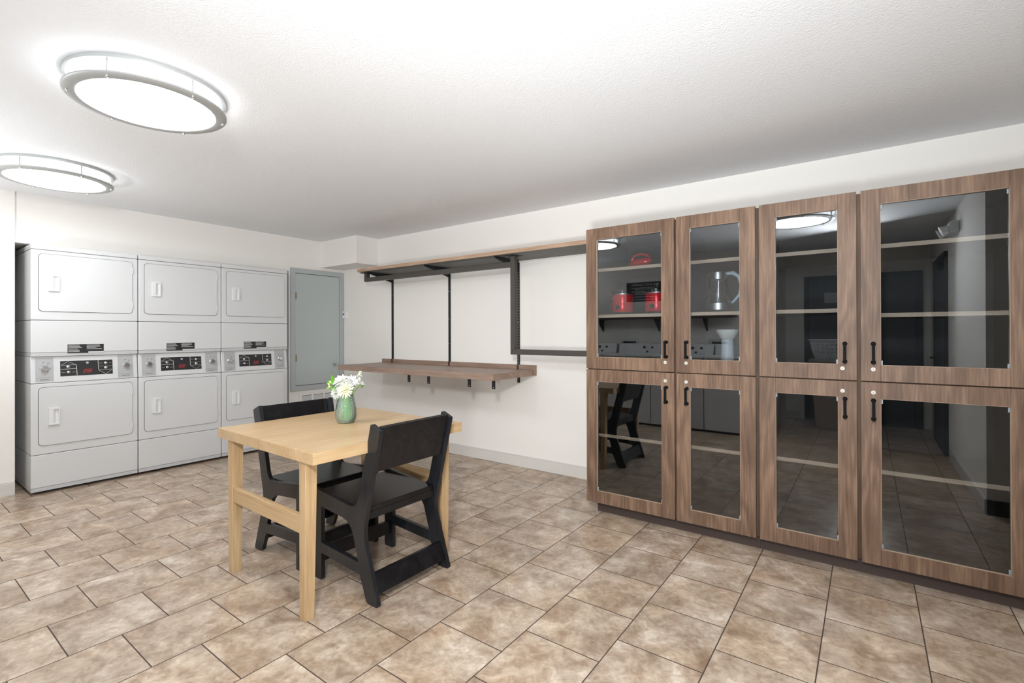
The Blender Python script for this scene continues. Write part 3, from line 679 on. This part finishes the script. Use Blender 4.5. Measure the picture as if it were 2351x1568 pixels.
def flower(name, label, cat, pos, face, R, layers, pm, eye=None, seedn=0, group='cut flowers in the vase'):
    rn = random.Random(seedn)
    t = thing(name, label, cat, tuple(pos), 0, group)
    n = Vector(face).normalized(); Q = n.to_track_quat('Z', 'Y').to_matrix().to_4x4()
    pb = MB()
    for (cnt, rr, tilt, curl, w_) in layers:
        for k in range(cnt):
            a = 2 * PI * (k + rn.uniform(-.25, .25)) / cnt
            M = Q @ Matrix.Rotation(a, 4, 'Z') @ Matrix.Rotation(-math.radians(tilt + rn.uniform(-7, 7)), 4, 'Y') @ Matrix.Translation((.002, 0, 0))
            petal(pb, M, R * rr * rn.uniform(.9, 1.06), w_, curl)
    pb.build('petals', pm, t, smooth=True)
    if eye: MB().lathe([(0, -.003), (eye, -.001), (eye * .8, .004), (0, .006)], seg=16, M=Q).build('flower_centre', YEL, t, smooth=True)
    base = at(rn.uniform(-.022, .022), .016, rn.uniform(-.02, .02)) - Vector(pos)
    neck = at((Vector(pos) - Vector((VX, VY, TZ))).dot(RV) * .45, .152, (Vector(pos) - Vector((VX, VY, TZ))).dot(FV) * .45) - Vector(pos)
    MB().tube([(0, 0, 0), tuple(-n * .012 + Vector((0, 0, -.006))), tuple(neck), tuple(base)], [.0022, .0026, .0026, .0028], 8).build('stem', DGRN, t, smooth=True)
    return t
cam_dir = -FV
flower('daisy', 'white daisy with a small yellow eye, at the bouquet\'s upper left', 'flower', at(-.026, .232, -.005), cam_dir * .75 + Vector((0, 0, .8)) - RV * .15, .044, [(20, 1, 8, .05, .0095), (16, .85, 22, .05, .0085), (12, .6, 38, .1, .007)], PET, .006, 1)
flower('chrysanthemum', 'cream green chrysanthemum at the front of the bouquet, larger than the rest', 'flower', at(.008, .188, -.034), cam_dir * 1.0 + Vector((0, 0, .45)) - RV * .05, .047, [(22, 1.05, 2, -.05, .011), (20, .92, 18, .0, .010), (16, .72, 36, .05, .009), (12, .5, 55, .1, .007)], PETG, .0085, 2)
flower('chrysanthemum', 'round white chrysanthemum hanging at the lower left of the bouquet', 'flower', at(-.046, .170, -.018), cam_dir * .9 - RV * .6 + Vector((0, 0, .25)), .040, [(20, 1, -15, -.2, .011), (18, .9, 10, -.1, .010), (14, .75, 35, .1, .009), (12, .55, 58, .2, .008)], PET, None, 3)
flower('chrysanthemum', 'white chrysanthemum at the back of the bouquet beside the tall spike', 'flower', at(.034, .230, .012), cam_dir * .55 + Vector((0, 0, .85)) + RV * .25, .046, [(20, 1, 5, .0, .0105), (18, .85, 22, .05, .0095), (14, .65, 42, .1, .008)], PET, None, 4)
# cut stems and leaves standing in the water
gs = thing('greenery_stems', 'bunch of cut green stems and leaves standing in the water of the vase', 'foliage', (VX, VY, VZ), 0, 'cut flowers in the vase')
rn = random.Random(21)
for k in range(9):
    a = rn.uniform(0, 2 * PI); r0 = rn.uniform(.008, .030); r1 = rn.uniform(.0, .026); a1 = a + rn.uniform(1.5, 3.5)
    MB().tube([(r0 * math.cos(a), r0 * math.sin(a), .014), (r1 * math.cos(a1), r1 * math.sin(a1), .165)], .0034, 8).build('stem', mat('stem_green_bright', srgb(110, 165, 55), .5), gs, smooth=True)
lm_ = MB()
for k in range(10):
    a = rn.uniform(0, 2 * PI); p = Vector((.022 * math.cos(a), .022 * math.sin(a), rn.uniform(.03, .11)))
    petal(lm_, Matrix.Translation(p) @ Matrix.Rotation(a + 2, 4, 'Z') @ Matrix.Rotation(-math.radians(rn.uniform(50, 80)), 4, 'Y'), .036, .017, .1)
lm_.build('leaves', GRN, gs, smooth=True)
# stock spike
rn = random.Random(9)
st = thing('stock_spike', 'tall white blossom spike rising at the right of the bouquet', 'flower', tuple(at(.062, .25, .0)), 0, 'cut flowers in the vase')
fl_ = MB(); bd = MB()
axis = [at(.052, .215, 0), at(.062, .24, 0), at(.073, .262, 0), at(.082, .285, 0)]
o_ = at(.062, .25, 0)
for j in range(9):
    tt = j / 8; i0 = min(2, int(tt * 3)); f_ = tt * 3 - i0; c = axis[i0].lerp(axis[i0 + 1], f_) - o_
    if j < 6:
        for k in range(3):
            a = rn.uniform(0, 2 * PI); n = (Vector((math.cos(a), math.sin(a), .3))).normalized(); Q = Matrix.Translation(c + n * .008) @ n.to_track_quat('Z', 'Y').to_matrix().to_4x4()
            for q in range(6): petal(fl_, Q @ Matrix.Rotation(2 * PI * q / 6 + j, 4, 'Z') @ Matrix.Rotation(-math.radians(22), 4, 'Y'), .017 * (1 - .4 * tt), .012, .1)
    else:
        for k in range(4):
            a = k * PI / 2 + j; bd.lathe([(0, -.006), (.004, -.002), (.0035, .003), (0, .006)], tuple(c + Vector((math.cos(a), math.sin(a), 0)) * .005), 10)
fl_.build('petals', PET, st, smooth=True); bd.build('buds', mat('pale_green_bud', srgb(214, 226, 196), .6), st, smooth=True)
MB().tube([tuple(a - o_) for a in reversed(axis)] + [tuple(at(.03, .15, 0) - o_), tuple(at(.01, .02, 0) - o_)], .0024, 8).build('stem', DGRN, st, smooth=True)
sb = thing('blossom_sprig', 'drooping white sprig with dark green calyx right of the bouquet', 'flower', tuple(at(.085, .215, -.005)), 0, 'cut flowers in the vase')
pm_ = MB(); n = (RV + Vector((0, 0, .5))).normalized(); Q = n.to_track_quat('Z', 'Y').to_matrix().to_4x4()
for q in range(9): petal(pm_, Q @ Matrix.Rotation(2 * PI * q / 9, 4, 'Z') @ Matrix.Rotation(-math.radians(30 + 14 * (q % 2)), 4, 'Y'), .021, .012, .1)
pm_.build('petals', PET, sb, smooth=True)
cm = MB()
for q in range(6): petal(cm, Matrix.Translation(Vector((0, 0, -.004))) @ ((RV + Vector((0, 0, -.8))).normalized().to_track_quat('Z', 'Y').to_matrix().to_4x4()) @ Matrix.Rotation(2 * PI * q / 6, 4, 'Z') @ Matrix.Rotation(-math.radians(50), 4, 'Y'), .020, .006, .2)
cm.build('calyx', DGRN, sb, smooth=True)
MB().tube([(0, 0, 0), tuple(at(.045, .17, 0) - at(.085, .215, -.005)), tuple(at(.022, .14, 0) - at(.085, .215, -.005)), tuple(at(-.01, .02, 0) - at(.085, .215, -.005))], .0022, 8).build('stem', DGRN, sb, smooth=True)
# greenery
gp = at(-.055, .215, .01)
gn = thing('green_sprig', 'bright green leafy sprig with yellow buds left of the bouquet', 'foliage', tuple(gp), 0, 'cut flowers in the vase')
gm = MB(); gg = MB()
for (dx, dz, dd, L, Wd, ang_, mm) in [(-.015, .012, -.01, .042, .026, 95, 0), (-.010, .0, -.012, .040, .020, 150, 0), (-.02, -.012, -.012, .034, .017, 200, 0), (.0, -.02, -.015, .036, .018, 235, 0), (-.012, -.035, -.01, .040, .014, 255, 1), (-.004, -.045, -.005, .042, .014, 280, 1), (-.022, .004, -.01, .03, .016, 175, 0), (.008, -.012, -.02, .034, .017, 215, 0)]:
    A = math.radians(ang_); xax = (RV * math.cos(A) + Vector((0, 0, math.sin(A))) - FV * .25).normalized(); zax = (-FV + Vector((0, 0, .4))).normalized(); yax = zax.cross(xax).normalized(); zax = xax.cross(yax)
    M = Matrix((xax, yax, zax)).transposed().to_4x4(); M.translation = RV * dx + Vector((0, 0, dz)) + FV * dd
    petal(gg if mm else gm, M, L, Wd, .1)
gm.build('leaves', GRN, gn, smooth=True); gg.build('grey_leaves', GGRN, gn, smooth=True)
bb = MB()
for dx, dz in ((-.038, .002), (-.030, .014), (-.036, -.012)): bb.lathe([(0, -.009), (.0055, -.003), (.005, .004), (0, .010)], tuple(RV * dx + Vector((0, 0, dz)) - FV * .018), 12)
bb.build('buds', BUD, gn, smooth=True)
MB().tube([tuple(RV * -.03), (0, 0, -.01), tuple(at(-.02, .14, 0) - gp), tuple(at(.0, .02, .01) - gp)], .0022, 8).build('stem', DGRN, gn, smooth=True)

# ------------------------------------------------------------------ the side behind the camera (mirrored in the glass doors)
def make_washer(label, x):
    t = thing('top_load_washer', label, 'washer', (x, -3.965, 0), 0, 'top-load washers against the wall behind')
    W_ = .682
    MB().box(.002, W_, -.66, 0, .025, .915).build('body', WHITE, t, bevel=.006)
    MB().box(.02, W_ - .02, -.62, -.02, .0005, .025).build('plinth', SEAMD, t)
    MB().box(.006, W_ - .004, -.50, .006, .918, .948).build('lid', WHITE, t, bevel=.008)
    cp = MB().hexa([(.008, -.66, .918), (W_ - .006, -.66, .918), (W_ - .006, -.51, .918), (.008, -.51, .918)], [(.008, -.66, 1.085), (W_ - .006, -.66, 1.085), (W_ - .006, -.56, 1.085), (.008, -.56, 1.085)]).build('control_console', WHITE, t, bevel=.004)
    for kx, kz, r in ((.52, 1.035, .016), (.40, 1.035, .02), (.45, .975, .013)):
        yy = -.51 - (kz - .918) / .167 * .05
        MB().lathe([(r, -.004), (r, .012), (r * .8, .018), (0, .018)], seg=20, M=Matrix.Translation((kx, yy, kz)) @ Matrix.Rotation(-PI / 2, 4, 'X')).build('dial', BLACKP, cp, smooth=True)
    return t
wsh = make_washer('top-load washer behind the camera, mirrored second from left in the cabinet glass', 2.335)
for lab, x in (('top-load washer behind the camera, mirrored at the glass\'s left edge', 1.62), ('top-load washer behind the camera, mirrored across the first two cabinet doors', 3.024), ('top-load washer behind the camera, mirrored in the second cabinet door', 3.712)):
    dup(wsh, (x, -3.965, 0), label=lab)
bsf = thing('laundry_shelf', 'dark brown wall shelf above the washers, mirrored in the cabinet glass', 'shelf', (2.7, YB, 1.447))
MB().box(1.2 - 2.7, 3.965 - 2.7, .001, .25, 0, .028).build('board', mat('dark_brown_laminate', srgb(84, 66, 60), .5), bsf)
for bx_ in (2.011, 2.905, 3.578):
    MB().prism([[(.001, -.001), (.20, -.001), (.20, -.012), (.001, -.18)]], 'x', bx_ - 2.71, bx_ - 2.69).build('bracket', BLACKM, bsf)
ob_list = [('left', 1.55), ('middle', 2.30), ('right', 3.60)]
for nm, x in ob_list:
    t = thing('washer_outlet_box', 'recessed white water outlet box behind the washers, %s one in the mirror image' % nm, 'outlet box', (x, YB, 1.07), 0, 'outlet boxes behind the washers')
    MB().prism([[(0, 0), (.29, 0), (.29, .088), (0, .088)], [(.04, .02), (.25, .02), (.25, .05), (.04, .05)]], 'y', .0005, .014).build('frame', WHITE, t)
    MB().box(.035, .255, .001, .003, .015, .055).build('recess', BLACKP, t)
sg = thing('notice_sign', 'black guest laundry notice with white lettering, mirrored in the first glass door', 'sign', (2.69, YB, 1.86))
MB().box(-.290, .290, .0005, .006, -.145, .145).build('board', BLACKP, sg)
WL = mat('white_lettering', srgb(225, 225, 225), .6)
def sgt(s_, size, z): text('lettering', s_, size, WL, sg, facing((0, 1, 0), (0, .0068, z)))
sgt('FREE GUEST LAUNDRY', .042, .105)
for i, z in enumerate((.06, .04, .005, -.015, -.035, -.075, -.115)):
    rr = random.Random(i); hw = rr.uniform(.14, .22)
    mbt = MB(); xx = -hw
    while xx < hw:
        wd = rr.uniform(.012, .035); mbt.box(xx, min(xx + wd, hw), .006, .0066, z - .004, z + .004); xx += wd + .008
    mbt.build('small_print', WL, sg)
# far wall door with frame, hamper and basket, side wall fittings
DG = mat('dark_door_grey', srgb(84, 84, 86), .5); DF = mat('dark_frame_grey', srgb(62, 62, 64), .5)
d2 = MB().prism([[(4.64, 0), (5.95, 0), (5.95, 2.04), (4.64, 2.04)], [(4.72, .001), (5.87, .001), (5.87, 1.965), (4.72, 1.965)]], 'y', YF + .0005, YF + .03).build('door_2', DF); d2['kind'] = 'structure'
MB().box(4.725, 5.293, YF + .001, YF + .02, .01, 1.96).build('door_leaf', DG, d2); MB().box(5.297, 5.865, YF + .001, YF + .02, .01, 1.96).build('door_leaf', DG, d2)
MB().box(4.885, 5.10, YF + .021, YF + .024, 1.657, 1.80).build('door_notice', WHITEP, d2)
d3 = MB().prism([[(-5.15, 0), (-4.12, 0), (-4.12, 2.06), (-5.15, 2.06)], [(-5.09, .001), (-4.18, .001), (-4.18, 2.0), (-5.09, 2.0)]], 'x', XR - .03, XR - .0005).build('door_3', DF); d3['kind'] = 'structure'
MB().box(XR - .02, XR - .001, -5.085, -4.185, .01, 1.995).build('door_leaf', DG, d3)
MB().box(XR - .075, XR - .02, -4.52, -4.25, 1.90, 1.96).build('door_closer', BLACKM, d3, bevel=.004)
MB().tube([(XR - .02, -5.0, .95), (XR - .07, -5.0, .95), (XR - .07, -4.88, .95)], .009, 10).build('door_lever', BLACKM, d3, smooth=True)
em = thing('emergency_light', 'twin-headed emergency light high on the side wall, mirrored in the rightmost glass door', 'emergency light', (XR, -3.45, 2.17))
MB().box(-.07, -.0005, -.13, .13, -.05, .05).build('housing', WHITE, em, bevel=.01)
for s_ in (-1, 1):
    MB().lathe([(.03, 0), (.045, .05), (.048, .06), (0, .062)], seg=24, M=Matrix.Translation((-.07, s_ * .09, -.01)) @ Matrix.Rotation(-PI / 2 - .4, 4, 'Y')).build('lamp_head', STEEL, em, smooth=True)
hb = thing('linen_bin', 'tall beige bin carrying the white basket, dimly mirrored in the third glass door', 'bin', (5.07, -5.22, 0))
MB().hexa([(-.24, -.22, 0), (.24, -.22, 0), (.24, .22, 0), (-.24, .22, 0)], [(-.30, -.26, .86), (.30, -.26, .86), (.30, .26, .86), (-.30, .26, .86)]).build('body', mat('beige_plastic', srgb(150, 135, 122), .5), hb, bevel=.02)
MB().box(-.315, .315, -.275, .275, .86, .90).build('lid', mat('beige_plastic', srgb(150, 135, 122), .5), hb, bevel=.012)
lbk = thing('laundry_basket', 'white perforated laundry basket on the beige bin, mirrored in the third glass door', 'basket', (5.05, -5.22, .9005))
bk_ = MB()
wdt0, wdt1, dp0, dp1, hh = .23, .29, .16, .21, .24
bk_.box(-wdt0, wdt0, -dp0, dp0, 0, .008)
def wallp(u, z, side): # basket wall point
    k = z / hh; wx = wdt0 + (wdt1 - wdt0) * k; dy = dp0 + (dp1 - dp0) * k
    return {0: (u * wx, dy), 1: (u * wx, -dy), 2: (wx, u * dy), 3: (-wx, u * dy)}[side] + (z,)
for sd in range(4):
    for j in range(5):
        z0_, z1_ = j * hh / 5 + .0, j * hh / 5 + .018 + (.03 if j == 0 else 0)
        if j == 4: z1_ = hh
        pts = [wallp(-1, z0_, sd), wallp(1, z0_, sd), wallp(1, z1_, sd), wallp(-1, z1_, sd)]
        bk_.hexa([pts[0], pts[1], tuple(a * .985 if i < 2 else a for i, a in enumerate(pts[1])), tuple(a * .985 if i < 2 else a for i, a in enumerate(pts[0]))], [pts[3], pts[2], tuple(a * .985 if i < 2 else a for i, a in enumerate(pts[2])), tuple(a * .985 if i < 2 else a for i, a in enumerate(pts[3]))])
    for q in range(12):
        u0, u1 = -1 + q * 2 / 11.5, -1 + q * 2 / 11.5 + .07
        a, b, c, d = wallp(u0, .002, sd), wallp(min(u1, 1), .002, sd), wallp(min(u1, 1), hh, sd), wallp(u0, hh, sd)
        sh_ = lambda p: tuple(v * .985 if i < 2 else v for i, v in enumerate(p))
        bk_.hexa([a, b, sh_(b), sh_(a)], [d, c, sh_(c), sh_(d)])
bk_.build('basket_shell', mat('white_basket', srgb(205, 205, 212), .5), lbk)
rm_ = MB().prism([rrect(-wdt1 - .018, wdt1 + .018, -dp1 - .018, dp1 + .018, .04), rrect(-wdt1 + .006, wdt1 - .006, -dp1 + .006, dp1 - .006, .03)], 'z', hh, hh + .014).build('rim', mat('white_basket', srgb(205, 205, 212), .5), lbk)
